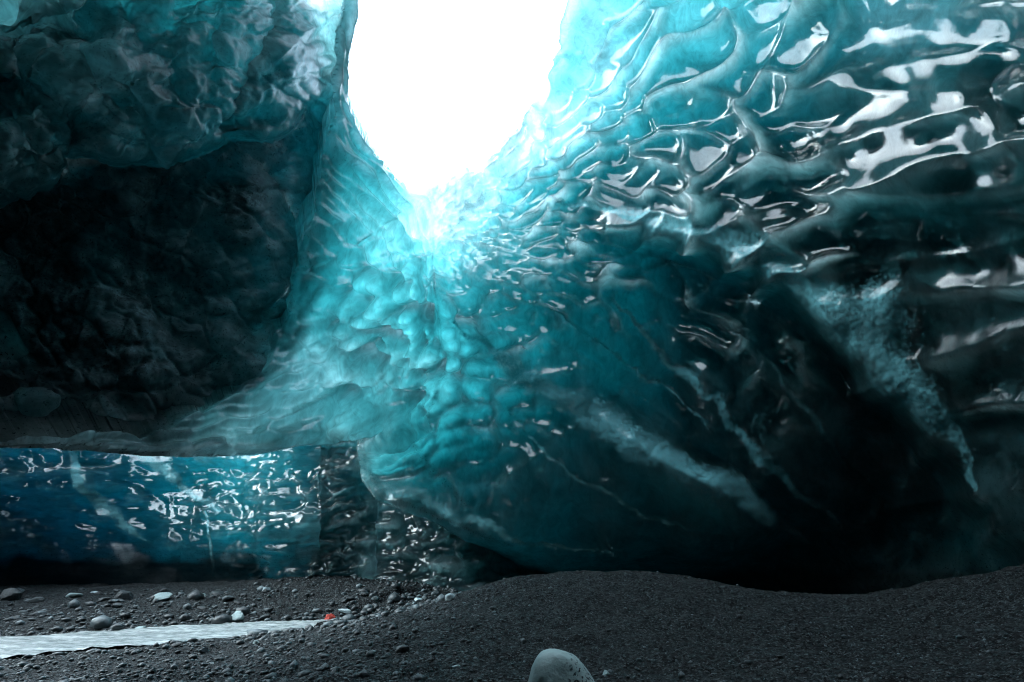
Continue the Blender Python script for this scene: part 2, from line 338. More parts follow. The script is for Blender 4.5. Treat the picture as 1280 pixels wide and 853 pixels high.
def curtain(u, v, pxm):
    d, s, _ = segdist(u, v, EL); along = s+.9*d; wob = .35*fbm(u/45, v/45, 51, 2); top = sstep(900, 640, s)
    f = worley(along/62+wob, d/(15-4*top)+wob+.6*s/220, 33, 13); near = np.exp(-(d/85)**2)*(1-.3*top)
    h = near*np.clip(f, 0, .9)**1.9*2.0*15*pxm
    f3 = worley(along/95+2*wob, d/30+s/300, 36, 10); h = h+np.exp(-(d/160)**2)*np.clip(f3, 0, .9)**1.7*.6*30*pxm
    cen = blob(u, v, 475, 430, 85, 100); g = worley(u/30+v/60, v/24-u/70+wob, 41, 12)
    return h+cen*np.clip(g, 0, .9)**2.3*3.2*25*pxm
def disp_B(u, v, pxm, sdv):
    r, ph = flowB(u, v)
    up = sstep(420, 330, v+.0*u-(.0)*(u-600))                        # strong scallops on the upper dome
    a = np.log(r)*8.2; b = ph/.078
    a = a+.45*fbm(a*.7, b*.5, 61, 2); b = b+.35*fbm(a*.8, b*.8, 62, 2)
    f = worley(a, b, 3, 16)
    cell = r*.078*pxm
    right = sstep(1010, 1110, u)
    f2 = worley(u/230+.25*fbm(u/160, v/80, 64, 2), (v+.14*(u-1000))/50+.22*fbm(u/130, v/60, 65, 2), 9, 12)
    hgt = (np.clip(f/.55, 0, 1.5)**3.0*.25)*(1-right)+(np.clip(f2/.55, 0, 1.5)**2.6*.34)*right
    amp = 1.35*(1-.25*sstep(180, 480, r))*(1-right)+.40*right
    lowm = sstep(300, 420, v-.28*(u-640))                              # the lower hollow has only shallow dishes
    centre = blob(u, v, 560, 450, 110, 110)
    A = amp*(1-.82*lowm)
    h = hgt*A*(cell*(1-right)+46*pxm*right)*WR(u, v)+curtain(u, v, pxm)*(1-WR(u, v))
    g = worley(u/34+.4*fbm(u/40, v/40, 5, 2), v/24+.2*u/34, 17, 12)
    h = h+centre*np.clip(g, 0, .9)**2.3*2.8*28*pxm
    g2 = worley(u/75+.5*fbm(u/60, v/60, 8, 2)+.4*v/60, v/60, 27, 8)
    h = h+lowm*(1-centre)*np.clip(g2, 0, .9)**1.7*.18*60*pxm
    h = h+.010*cell*fbm(a*2.2, b*1.4, 77, 3)*(1-right)
    # frosted veins and ledges are knobbly
    fr = frost_B(u, v); h = h*(1-.7*np.clip(fr*1.6, 0, 1))+fr*(.03*fbm(u/9, v/9, 91, 4)+.03*fbm(u/28, v/20, 92, 3))
    h = h+.03*fbm(u/45, v/45, 95, 3)*(1-.7*right)
    return h*sstep(0, 6, -sdv)+.02*fbm(u/8, v/8, 3, 2)*sstep(20, 0, -sdv)
def frost_B(u, v):
    wv = 15*fbm(u/40, v/40, 200, 5); wu = 15*fbm(u/40, v/40, 210, 5); u = u+wu; v = v+wv
    f = band(u, v, [(700, 262, 3), (760, 264, 10), (830, 282, 20), (900, 298, 26), (960, 322, 30), (1010, 356, 36), (1060, 405, 46), (1110, 450, 44), (1165, 505, 34), (1200, 560, 14), (1225, 610, 2)], .52)
    f = np.maximum(f, .55*blob(u, v, 1100, 395, 70, 50, .6))
    f = np.maximum(f, band(u, v, [(570, 405, 3), (615, 440, 12), (660, 470, 20), (720, 503, 27), (780, 545, 30), (850, 580, 30), (930, 625, 26), (1010, 680, 4)], .55))
    f = np.maximum(f, band(u, v, [(765, 368, 3), (800, 410, 6), (850, 455, 8), (890, 497, 10), (930, 545, 11), (980, 600, 13), (1050, 655, 3)], .58))
    f = np.maximum(f, band(u, v, [(452, 560, 16), (475, 600, 24), (530, 622, 17), (600, 655, 9), (690, 682, 5), (780, 686, 3)], .5))
    f = np.maximum(f, .3*blob(u, v, 960, 560, 60, 40, .8))
    f = np.maximum(f, band(u, v, [(690, 380, 1), (760, 440, 3), (830, 480, 4), (890, 540, 2)], .5))
    f = np.maximum(f, band(u, v, [(640, 520, 1), (720, 590, 4), (800, 640, 4), (900, 672, 2)], .5))
    f = np.maximum(f, band(u, v, [(900, 400, 1), (960, 450, 5), (1010, 520, 6), (1080, 600, 2)], .35))
    f = np.maximum(f, .32*np.clip(fbm(u/26+v/60, v/40, 230, 5)*2.2-.35, 0, 1)*sstep(330, 420, v))
    return f
def attr_B(u, v, sdv):
    f = frost_B(u, v); d = np.zeros_like(u)
    d = np.maximum(d, band(u, v, [(505, 540, 3), (530, 570, 6), (555, 600, 7), (585, 630, 6)], .7))
    d = np.maximum(d, band(u, v, [(545, 350, 2), (550, 400, 3), (548, 470, 5), (530, 520, 5)], .6))  # dark band painted in for the shaded crevice
    d = np.maximum(d, band(u, v, [(500, 625, 2), (560, 650, 5), (640, 680, 5)], .8))
    d = np.maximum(d, band(u, v, [(560, 300, 3), (590, 262, 8), (612, 245, 4)], .5))
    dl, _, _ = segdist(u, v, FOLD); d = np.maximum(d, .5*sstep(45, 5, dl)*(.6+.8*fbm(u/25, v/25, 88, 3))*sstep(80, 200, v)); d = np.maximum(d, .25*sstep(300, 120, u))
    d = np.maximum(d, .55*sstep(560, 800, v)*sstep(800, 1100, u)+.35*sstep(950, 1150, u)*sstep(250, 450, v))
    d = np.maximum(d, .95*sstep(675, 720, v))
    base = np.clip(.35+.5*sstep(350, 500, v)+-.2*blob(u, v, 500, 420, 140, 130), 0, 2)
    return np.stack([f, d, base, .12+0*u], -1)
domeB = ice_body('ice_dome', polyB, Y_B, T_B, disp_B, attr_B, ICE, step=1.6, centre=(0, 6, 0), seed=2, grow=lambda u, v: 3.2+40*sstep(70, 25, segdist(u, v, FOLD)[0])+12*sstep(500, 320, u)*sstep(400, 500, v), rough=.05, silt=lambda u, v: .9*sstep(300, 190, u)*sstep(480, 530, v))  # silt: added dark coat that stops light through the left lip
tag(domeB, 'scalloped turquoise ice wall sweeping from the skylight down to the dark right side', 'ice wall')

# ------------------------------------------------------------ ice: left dirty mass with its smooth curtain
EDGE = [(400, -400, 0), (448, -60, 0), (447, 20, 0), (437, 70, 0), (436, 130, 0), (452, 172, 0), (478, 205, 0), (500, 238, 0), (520, 262, 0), (540, 330, 0), (556, 400, 0), (552, 470, 0), (520, 512, 0), (465, 537, 0), (400, 555, 0), (330, 566, 0), (250, 572, 0), (160, 568, 0), (80, 563, 0), (0, 560, 0), (-200, 575, 0), (-600, 590, 0)]
edgeA = jag([p[:2] for p in EDGE], 3.0, 11)
polyA = [(480, -900), (445, -400), (438, -60), (440, 20), (430, 90), (424, 160), (418, 220), (405, 290), (392, 360), (376, 425), (345, 480), (295, 525), (225, 552), (140, 558), (0, 554), (-200, 568), (-900, 580), (-1000, -900)]
YA = LogTPS([(520, -900, .8), (470, -400, 4.6), (452, -60, 8.4), (440, 70, 9.8), (440, 140, 10.7), (478, 205, 11.8), (520, 262, 13.2), (545, 330, 13.7), (552, 440, 13.7), (520, 512, 13.3), (465, 537, 12.4), (400, 555, 11.4), (330, 566, 10.5), (250, 572, 9.6), (100, 563, 8.2), (0, 560, 7.5), (-600, 590, 4.5),
          (0, 0, 5.0), (0, 150, 5.6), (0, 300, 6.8), (0, 450, 7.6), (150, 0, 5.6), (150, 120, 6.3), (150, 250, 7.6), (150, 400, 8.6), (150, 500, 8.8), (300, 0, 6.9), (300, 120, 7.7), (300, 260, 9.0), (300, 400, 10.0), (300, 500, 10.4), (390, 100, 9.0), (390, 300, 10.8), (400, 450, 11.6), (470, 350, 12.2), (480, 460, 12.8),
          (-1000, -900, .6), (-1000, 0, 2.2), (-1000, 500, 3.4), (-400, 0, 3.2), (-400, 400, 4.8), (0, -400, 2.6), (-400, -500, 1.6)])
ledge = [(-200, 300), (-60, 260), (0, 245), (50, 218), (75, 190), (120, 186), (170, 196), (240, 190), (275, 175), (300, 168), (345, 165), (375, 128), (430, 104)]
zone_low = smooth_line(ledge, 5).tolist()+[(900, 60), (900, 900), (-600, 900), (-600, 300)]
def Y_A(u, v):
    y = YA(u, v)+.12+.25*sstep(40, 0, segdist(u, v, FOLD)[0])
    d, _, _ = segdist(u, v, zone_low, True)
    y = y+1.0*sstep(5, -8, d)*np.exp(-np.clip(-d, 0, 999)/170)*sstep(440, 385, u)
    # rounded boulders of ice at the top left and the fold beside the curtain
    d2, _, _ = segdist(u, v, [(-200, 52), (0, 58), (40, 66), (48, 50), (70, 45), (100, 58), (104, 20), (120, -4), (-200, -400)], True)
    y = y+.5*sstep(4, -6, d2)
    w1, _, _ = segdist(u, v, smooth_line([(105, -60), (104, 20), (104, 60), (112, 110), (80, 190)], 5)); y = y+.25*np.exp(-w1/9)
    w2, _, _ = segdist(u, v, smooth_line([(340, -20), (330, 50), (300, 90), (285, 165), (330, 215), (360, 260), (378, 300)], 5)); y = y+.3*np.exp(-w2/9)
    w3, _, _ = segdist(u, v, smooth_line([(425, -40), (420, 120), (398, 210), (372, 300), (330, 400), (240, 470)], 5)); y = y+.18*np.exp(-w3/12)
    y = y-.3*blob(u, v, 370, 60, 55, 60)-.25*blob(u, v, 210, 100, 90, 60)-.3*blob(u, v, 150, 430, 60, 40)-.35*blob(u, v, 310, 450, 50, 35)
    y = y+.45*fbm(u/110, v/95, 17, 3)*sstep(0, 90, segdist(u, v, EDGE)[0])
    return y
TA = TPS([(a, b, math.log(t)) for a, b, t in [
    (452, -60, .8), (437, 100, .9), (500, 238, .45), (520, 290, .6), (545, 330, .9), (552, 450, 1.1), (500, 520, .8), (400, 550, .8), (300, 565, 1.4), (200, 565, 1.8), (80, 560, 2.6), (0, 558, 3.2), (-300, 560, 5),
    (420, 200, 2.1), (440, 300, 1.4), (490, 330, 1.0), (400, 350, 2.6), (470, 400, 1.1), (430, 460, 1.1), (370, 500, 1.6), (300, 520, 2.6), (150, 530, 5.0), (0, 520, 7), (300, 470, 3.6), (200, 480, 6), (300, 420, 5), (340, 300, 4.2), (380, 200, 3.0), (200, 350, 5.5), (100, 300, 8), (0, 350, 9),
    (350, 100, 3.2), (370, 15, 1.8), (250, 100, 2.6), (250, 150, 2.4), (150, 100, 3.0), (40, 20, .6), (0, 150, 4), (60, 150, 3.6), (200, 30, 2.6), (250, 240, 4.2), (120, 230, 5.5),
    (-400, 0, 5), (-400, 400, 10), (-1000, 0, 10), (-1000, -900, 8), (0, -400, 3), (520, -900, 2)]])
PATCH1 = [(-120, 40), (0, 58), (40, 66), (48, 50), (70, 45), (100, 58), (104, 20), (110, -60), (-120, -60)]
PATCH2 = [(318, -40), (325, 8), (345, -5), (380, 22), (425, 38), (428, -40)]
def T_A(u, v): t = np.exp(TA(u, v)); return np.clip(t*(.9+.9*sstep(1.8, 3.4, t))*(1-.5*sstep(3, -3, -segdist(u, v, zone_low, True)[0]))*(1-.86*sstep(3, -3, segdist(u, v, PATCH1, True)[0]))*(1-.8*sstep(3, -3, segdist(u, v, PATCH2, True)[0])), .2, 14)
EL = smooth_line(EDGE, 5)
def coordsA(u, v):
    d, s, _ = segdist(u, v, EL); return d, s
def frost_A(u, v):
    wu = 12*fbm(u/26, v/26, 300, 3); wv = 12*fbm(u/26, v/26, 310, 3); u = u+wu; v = v+wv
    f = band(u, v, [(60, 175, 18), (130, 165, 24), (200, 170, 20), (270, 150, 18), (340, 100, 24), (400, 95, 22)], .55)
    f = np.maximum(f, .45*blob(u, v, 370, 90, 60, 40)); f = np.maximum(f, .4*blob(u, v, 200, 70, 90, 50, .6))
    f = np.maximum(f, .35*blob(u, v, 280, 380, 50, 14, .5)); f = np.maximum(f, .3*blob(u, v, 130, 390, 18, 50, -.5))
    f = np.maximum(f, .7*blob(u, v, 60, 217, 14, 6)); f = np.maximum(f, .2*blob(u, v, 300, 330, 90, 60))
    f = np.maximum(f, .35*blob(u, v, 190, 430, 60, 14, .5))
    return f
def disp_A(u, v, pxm, sdv):
    d, s = coordsA(u, v)
    # flowing ripples along the free edge: long cells that follow the curtain
    h = 0*u
    far = sstep(50, 150, d)
    fa = worley(u/140+.35*fbm(u/60, v/60, 73, 2)+v/160, v/115+.35*fbm(u/60, v/60, 74, 2), 76, 22, 1.0)
    fb = worley(u/38+.3*fbm(u/40, v/40, 77, 2)-v/90, v/30, 78, 20, 1.0)
    h = curtain(u, v, pxm)*.7*sstep(110, 50, d)*sstep(300, 420, v)
    h = h+.19*np.clip(fa, 0, 1)+.02*np.clip(fb, 0, 1)+.20*fbm(u/55+v/80, v/44, 71, 5)+.06*(1-np.clip(np.abs(fbm(u/120+.5*v/120, v/100-.4*u/120, 171, 4))*3.2, 0, 1))**2-.08*(1-np.clip(np.abs(fbm(u/60-v/90, v/70, 181, 3))*3.5, 0, 1))**3+.025*fbm(u/8, v/7, 72, 3)
    return h*sstep(0, 5, -sdv)+.015*fbm(u/7, v/7, 3, 2)*sstep(16, 0, -sdv)
def attr_A(u, v, sdv):
    low0, _, _ = segdist(u, v, zone_low, True)
    d, s = coordsA(u, v); f = frost_A(u, v)*sstep(20, 60, d)
    dirt_shade = sstep(22, 100, d)*(.62+.3*fbm(u/60, v/50, 81, 3))
    dirt_shade = dirt_shade*(1-.55*blob(u, v, 430, 330, 60, 160))*1.0*(1-.95*blob(u, v, 30, 15, 60, 45))*(1-.7*blob(u, v, 370, 5, 50, 30))
    dirt_shade = dirt_shade*(1-.42*sstep(8, -8, -low0))+.35*sstep(400, 100, u)*sstep(200, 280, v)*sstep(540, 470, v)  # lit upper part and shaded lower part painted in over the silt
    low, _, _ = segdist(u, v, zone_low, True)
    dirt_shade = np.maximum(dirt_shade, sstep(6, -10, low)*sstep(380, 300, u+.25*(v-300))*sstep(10, 75, d)*(.86+.25*fbm(u/60, v/50, 83, 4)))  # blacker below the ledge: shade of the undercut put into the colour
    dirt_shade = np.maximum(dirt_shade, .25*sstep(10, 40, d))*(1-.95*sstep(3, -3, segdist(u, v, PATCH1, True)[0]))*(1-.9*sstep(3, -3, segdist(u, v, PATCH2, True)[0]))
    return np.stack([f, np.clip(dirt_shade, 0, 1), .5+0*u, (1.2-.62*sstep(6, -14, low)*(1-.7*blob(u, v, 290, 330, 110, 90)-.5*blob(u, v, 140, 390, 60, 90)))*(1-sstep(110, 40, d)*sstep(400, 460, v))], -1)  # pale tone follows the lit part above the ledge, cut back below
massA = ice_body('ice_ceiling', polyA, Y_A, T_A, disp_A, attr_A, ICE_DIRTY, step=1.6, centre=(1, 7, 0), seed=5, grow=lambda u, v: 3.2+9*sstep(480, 300, u)*sstep(400, 500, v), silt=lambda u, v: .97*sstep(430, 500, v))  # silt: added light block over the lower outer face and rim
tag(massA, 'silt-speckled dark ice ceiling on the left ending in a glowing rippled turquoise lip', 'ice ceiling')

# ------------------------------------------------------------ ice: back walls below the lip
polyC = [(-2300, 380), (-900, 440), (-300, 450), (300, 470), (402, 505), (402, 620), (400, 700), (392, 800), (-900, 830), (-2300, 1000)]
YC = LogTPS([(-2300, 380, 1.8), (-2300, 1000, 1.9), (-1600, 400, 3), (-1600, 900, 3.1), (-900, 450, 5.6), (-900, 830, 6.0), (-400, 450, 9.6), (-400, 800, 10), (0, 540, 14.6), (0, 760, 15.2), (200, 540, 15.4), (200, 760, 15.4), (300, 600, 15.0), (390, 520, 14.8), (390, 650, 14.6), (390, 800, 15.0), (300, 760, 15.1)])
def Y_C(u, v): return YC(u, v)+.5*fbm(u/90, v/60, 401, 3)
TC = TPS([(a, b, math.log(t)) for a, b, t in [(-900, 500, 5), (-900, 800, 8), (0, 560, 2.1), (0, 620, 2.7), (0, 670, 4.0), (0, 720, 7), (120, 570, 2.0), (120, 660, 3.2), (120, 720, 7), (230, 570, 1.4), (230, 640, 2.6), (230, 700, 6), (320, 580, .7), (330, 660, .9), (340, 720, 1.6), (385, 560, .7), (385, 700, 1.5), (270, 700, 4), (300, 800, 8)]])
def T_C(u, v): return np.clip(np.exp(TC(u, v))*1.6, .6, 14)
def disp_C(u, v, pxm, sdv):
    sc_ = sstep(150, 280, u)*(1-.5*sstep(650, 730, v)*sstep(300, 200, u))
    f = worley(u/21+1.1*fbm(u/34, v/24, 3, 3), v/9.5+.3*u/24+1.2*fbm(u/38, v/26, 6, 3), 51, 8, 1.0)
    f2 = worley(u/80+.5*fbm(u/50, v/50, 9, 2), v/14, 57, 8); foot = 1-.85*sstep(645, 690, v)*sstep(320, 270, u)
    h = sc_*np.clip(f, 0, .9)**1.6*.55*10*pxm+(1-sc_)*np.clip(f2, 0, .9)**1.5*.22*14*pxm
    h = h*foot; return h+.06*foot*fbm(u/60, v/12, 61, 4)+.02*fbm(u/14, v/7, 66, 3)+.14*sc_*fbm((u+16*fbm(u/40, v/35, 68, 3))/27, v/130+u/90, 67, 3)
def attr_C(u, v, sdv):
    wu = 7*fbm(u/18, v/18, 420, 3); a = u+wu; b = v+7*fbm(u/18, v/18, 430, 3)
    f = band(a, b, [(88, 565, 3), (100, 600, 10), (125, 630, 13), (155, 655, 12), (178, 675, 4)], .62)
    f = np.maximum(f, band(a, b, [(165, 565, 5), (195, 580, 12), (230, 610, 7), (270, 640, 5)], .62))
    f = np.maximum(f, band(u, v, [(258, 640, 1.6), (263, 680, 2.2), (267, 720, 1.6)], .9))
    f = np.maximum(f, .3*blob(u, v, 350, 640, 60, 90)*(.6+.8*fbm(u/10, v/5, 440, 3)))
    f = np.maximum(f, .3*blob(u, v, 40, 655, 60, 6))
    d = .9*sstep(655, 720, v+.22*(u-330)*(u > 330)*-1+12*fbm(u/30, v/30, 444, 2))*sstep(430, 250, u+40*fbm(u/25, v/25, 447, 3))+.25*sstep(640, 700, v)
    return np.stack([f, np.clip(d, 0, 1), .35+0*u, 0*u], -1)
wallC = ice_body('ice_wall', polyC, Y_C, T_C, disp_C, attr_C, ICE_BLUE, rough=4, step=1.6, centre=(0, 4, 3), upb=.2, seed=8)
tag(wallC, 'deep blue back wall of layered ice above the stony bank, black near its foot', 'ice wall')

polyD = [(400, 520), (470, 500), (520, 560), (560, 640), (640, 680), (760, 700), (760, 830), (388, 830), (389, 700), (400, 600)]
YD = LogTPS([(400, 520, 14.65), (470, 500, 14.7), (400, 700, 14.6), (400, 830, 14.9), (470, 620, 14.9), (480, 730, 14.9), (560, 700, 14.6), (560, 800, 14.6), (760, 700, 16.5), (760, 830, 16.5), (640, 700, 15.4)])
def Y_D(u, v): return YD(u, v)+.35*np.exp(-np.abs(u-(474-.06*(v-620)))/4)+.3*fbm(u/60, v/70, 501, 3)
def T_D(u, v): return 13+0*u
def disp_D(u, v, pxm, sdv):
    f = worley(u/15+.9*fbm(u/20, v/22, 3, 3), v/7+.3*u/15+1.0*fbm(u/24, v/20, 6, 3), 71, 8, 1.0)
    f2 = worley(u/26+.5*fbm(u/20, v/30, 3, 2), v/15, 73, 8)
    k = sstep(445, 425, u)
    h = (k*np.clip(f, 0, .9)**1.6*1.3*8+(1-k)*(np.clip(f2, 0, .9)**1.6*.9*14+np.clip(f, 0, .9)**1.6*.5*8))*pxm
    return h+.03*fbm(u/20, v/60, 61, 4)
def attr_D(u, v, sdv):
    f = 0*u
    d = 0*u
    return np.stack([np.clip(f, 0, 1), d, 0*u, 0*u], -1)
wallD = ice_body('ice_pillar', polyD, Y_D, T_D, disp_D, attr_D, ICE, rough=9, step=1.3, centre=(0, 4, 3), upb=.1, seed=9)
tag(wallD, 'black glassy ice pillar with fine ripples between blue wall and turquoise dome', 'ice pillar')

# the cave closes behind and above the viewer, leaving the skylight overhead
def rear():
    na, ne = 90, 40; th = np.linspace(R(166), R(374), na); el = np.linspace(R(-8), R(89), ne)
    A, E = np.meshgrid(th, el); rr = 1+.08*fbm(A*3, E*3, 601, 3)
    P = np.stack([8.3*rr*np.cos(E)*np.cos(A), 1.2+9*rr*np.cos(E)*np.sin(A), .5+8.5*(1+(rr-1)*np.cos(E))*np.sin(E)], -1)
    c = np.array([0, 1.2, .5]); D = P-c; D /= np.linalg.norm(D, axis=2, keepdims=True); Q = P+D*5
    I = np.arange(na*ne).reshape(ne, na); n = na*ne
    q = np.stack([I[:-1, :-1], I[:-1, 1:], I[1:, 1:], I[1:, :-1]], -1).reshape(-1, 4)
    b = np.concatenate([I[0], I[1:, -1], I[-1, ::-1][1:], I[::-1, 0][1:]]); e = np.stack([b[:-1], b[1:]], -1)
    side = np.stack([e[:, 1], e[:, 0], e[:, 0]+n, e[:, 1]+n], -1)
    V = np.r_[P.reshape(-1, 3), Q.reshape(-1, 3)]
    col = np.zeros((2*n, 4)); col[:n, 1] = .6; col[:, 2] = .5; col[:, 3] = 1
    fl = [q, q[:, ::-1]+n, side]
    f0 = q[len(q)//2]; nn = np.cross(V[f0[1]]-V[f0[0]], V[f0[2]]-V[f0[0]])
    if nn@(c-V[f0[0]]) < 0: fl = [f[:, ::-1] for f in fl]
    o = make_mesh('ice_wall', V, fl, ICE_DIRTY, col)
    tag(o, 'dark rear wall of the ice cave curving behind the viewpoint', 'ice wall')
rear()

# ------------------------------------------------------------ ground
def G(u, v, Y): p = at(u, v, Y); return (float(p[0]), float(p[1]), float(p[2]))
WZ = -.2
riv_far = [(-900, 822), (-400, 812), (0, 798), (100, 791), (200, 784), (300, 779), (380, 776), (405, 774.5), (470, 770.5), (540, 765)]
riv_near = [(-900, 905), (-400, 862), (0, 822), (100, 812), (200, 804), (300, 795), (385, 786), (405, 776.5), (470, 771.8), (540, 766)]
rf = np.array([atz(a, b, WZ)[:2] for a, b in riv_far]); rn = np.array([atz(a, b, WZ)[:2] for a, b in riv_near])
riv_poly = np.vstack([rf, rn[::-1]])
gp = [G(560, 752, 9.3), G(640, 726, 9.8), G(700, 717, 10.2), G(780, 716, 10.4), G(870, 721, 10.5), G(950, 743, 10.8), G(1050, 752, 11), G(1100, 745, 10.4), G(1180, 725, 9.5), G(1280, 708, 8.6), G(1500, 690, 6.5),
      G(640, 780, 7.6), G(900, 790, 7.4), G(1100, 785, 7.4), G(480, 800, 7.8), G(640, 853, 5.2), G(1100, 853, 5.1), G(1280, 800, 6), G(300, 853, 6.2), G(0, 853, 6.6), G(-300, 853, 5),
      G(0, 741, 14.3), G(150, 738, 14.3), G(250, 735, 14.3), G(390, 729, 14.0), G(480, 738, 13.4), G(530, 756, 12.6), G(-400, 745, 11.5), (0, 0, 0), (-6, -3, 0), (6, -3, 0), (0, -12, 0), (4, 16, -.3), (9, 15, -.3), (0, 17, -.2), (-8, 24, .3), (10, 24, 0), (14, 4, .8)]
for (a, b) in rf[1:8]: gp.append((a, b+.05, WZ-.02))
for (a, b) in rn[1:8]: gp.append((a, b-.05, WZ-.02))
gt = TPS(gp, 1e-4)
GX = np.arange(-22, 22.01, .2); GY = np.arange(-14, 28.01, .2); GZ = gt(*np.meshgrid(GX, GY))
def gtab(x, y):
    fx = np.clip((x+22)/.2, 0, len(GX)-1.001); fy = np.clip((y+14)/.2, 0, len(GY)-1.001); i = fx.astype(int); j = fy.astype(int); fx = fx-i; fy = fy-j
    return (GZ[j, i]*(1-fx)+GZ[j, i+1]*fx)*(1-fy)+(GZ[j+1, i]*(1-fx)+GZ[j+1, i+1]*fx)*fy
def ground_z(x, y):
    x = np.asarray(x, float); y = np.asarray(y, float)
    d = np.hypot(x, y-6); z = gtab(x, y)
    z = np.clip(z, -1, 1.4)*sstep(40, 22, d)
    sd_, _, _ = segdist(x, y, riv_poly, True)
    z = z-.14*sstep(.12, -.15, sd_)
    z = z+(.045*fbm(x*.9, y*.9, 700, 4)+.05*fbm(x*2.3, y*2.3, 720, 4))*sstep(0, .5, sd_)
    return z
def ground():
    az = axis(-180, 180, -50, 50, .12, 1.2); az = np.clip(az, -180, 180)
    rs = [0.3]
    while rs[-1] < 4000: rs.append(rs[-1]*(1.0055 if 4 < rs[-1] < 20 else (1.05 if rs[-1] < 40 else 1.3)))
    rs = np.array(rs); A, RR = np.meshgrid(np.radians(az), rs)
    X = RR*np.sin(A); Y = RR*np.cos(A); Z = ground_z(X, Y)
    m = sstep(30, 16, RR)
    g = worley(X*11, Y*11, 801, 7); g2 = worley(X*28, Y*28, 803, 7)
    Z = Z+m*(.035*(.5-g)*sstep(-.2, .4, fbm(X*1.1, Y*1.1, 805, 3)+.25*(X < -1.5)+.1)+.014*(.5-g2)+.012*fbm(X*5, Y*5, 807, 4))
    V = np.stack([X, Y, Z], -1).reshape(-1, 3); ny, nx = X.shape; I = np.arange(ny*nx).reshape(ny, nx)
    q = np.stack([I[:-1, :-1], I[:-1, 1:], I[1:, 1:], I[1:, :-1]], -1).reshape(-1, 4)[:, ::-1]
    V = np.r_[V, [[0, 0, float(Z[0].mean())]]]; t = np.stack([I[0, :-1], I[0, 1:], np.full(nx-1, len(V)-1)], -1)[:, ::-1]
    o = make_mesh('ground', V, [q, t], GRAVEL); tag(o, kind='structure')
def gravel_material():
    m, nt = newmat('black_gravel'); L = nt.links.new; out = nd(nt, 'ShaderNodeOutputMaterial')
    b = nd(nt, 'ShaderNodeBsdfPrincipled'); tc = nd(nt, 'ShaderNodeTexCoord'); v = tc.outputs['Object']
    vo = nd(nt, 'ShaderNodeTexVoronoi'); vo.inputs['Scale'].default_value = 26; L(v, vo.inputs['Vector'])
    vo2 = nd(nt, 'ShaderNodeTexVoronoi'); vo2.inputs['Scale'].default_value = 70; L(v, vo2.inputs['Vector'])
    sp = nd(nt, 'ShaderNodeSeparateColor'); L(vo.outputs['Color'], sp.inputs[0]); sp2 = nd(nt, 'ShaderNodeSeparateColor'); L(vo2.outputs['Color'], sp2.inputs[0])
    n = nz(nt, v, .8, 5, .6)
    a = math_(nt, 'POWER', sp.outputs[0], 5.0); a2 = math_(nt, 'POWER', sp2.outputs[1], 7.0)
    f = math_(nt, 'ADD', math_(nt, 'MULTIPLY', a, .15), math_(nt, 'MULTIPLY', a2, .6)); f = math_(nt, 'ADD', f, ramp(nt, n, .4, .7, .0, .02), clamp=True)
    c = nd(nt, 'ShaderNodeMix', data_type='RGBA'); c.inputs[6].default_value = (.003, .0034, .004, 1); c.inputs[7].default_value = (.17, .195, .20, 1)
    L(f, c.inputs[0]); L(c.outputs[2], b.inputs['Base Color']); L(ramp(nt, sp.outputs[2], 0, 1, .5, .95), b.inputs['Roughness']); b.inputs['Specular IOR Level'].default_value = .12
    bu = nd(nt, 'ShaderNodeBump', i_Strength=.8, i_Distance=.02); L(math_(nt, 'ADD', math_(nt, 'MULTIPLY', vo2.outputs['Distance'], -.5), math_(nt, 'MULTIPLY', vo.outputs['Distance'], -1.0)), bu.inputs['Height'])
    L(bu.outputs[0], b.inputs['Normal']); L(b.outputs[0], out.inputs[0]); return m
GRAVEL = gravel_material()
ground()

def stone_material(name, c0, c1, rough=.5, scale=6, speck=0.0):
    m, nt = newmat(name); L = nt.links.new; out = nd(nt, 'ShaderNodeOutputMaterial'); b = nd(nt, 'ShaderNodeBsdfPrincipled', i_Roughness=rough)
    tc = nd(nt, 'ShaderNodeTexCoord'); oi = nd(nt, 'ShaderNodeObjectInfo')
    geo = nd(nt, 'ShaderNodeNewGeometry')
    c = nd(nt, 'ShaderNodeMix', data_type='RGBA'); c.inputs[6].default_value = (*c0, 1); c.inputs[7].default_value = (*c1, 1)
    n = nz(nt, tc.outputs['Object'], scale, 6, .7)
    rnd = math_(nt, 'ADD', oi.outputs['Random'], geo.outputs['Random Per Island']); rnd = math_(nt, 'FRACT', rnd)
    L(math_(nt, 'ADD', math_(nt, 'MULTIPLY', math_(nt, 'POWER', rnd, 4.0), .9), ramp(nt, n, .35, .7, 0, .4), clamp=True), c.inputs[0])
    col = c.outputs[2]
    if speck:
        s = nz(nt, tc.outputs['Object'], 38, 2, .5); s2 = nz(nt, tc.outputs['Object'], 3.5, 2, .5); sx = nd(nt, 'ShaderNodeSeparateXYZ'); L(tc.outputs['Object'], sx.inputs[0])
        k = math_(nt, 'MULTIPLY', ramp(nt, s, .56, .62), ramp(nt, math_(nt, 'ADD', sx.outputs[0], math_(nt, 'MULTIPLY', s2, .25)), .08, .24, .0, speck), clamp=True)
        c2 = nd(nt, 'ShaderNodeMix', data_type='RGBA'); L(k, c2.inputs[0]); L(col, c2.inputs[6]); c2.inputs[7].default_value = (.02, .03, .035, 1); col = c2.outputs[2]
    L(col, b.inputs['Base Color'])
    bu = nd(nt, 'ShaderNodeBump', i_Strength=.5, i_Distance=.02); L(nz(nt, tc.outputs['Object'], scale*4, 5, .7), bu.inputs['Height']); L(bu.outputs[0], b.inputs['Normal'])
    L(b.outputs[0], out.inputs[0]); return m
STONE = stone_material('grey_stone', (.005, .006, .007), (.13, .16, .17), .4)
PALE = stone_material('pale_stone', (.33, .43, .43), (.40, .50, .50), .6, 5, 1.0)
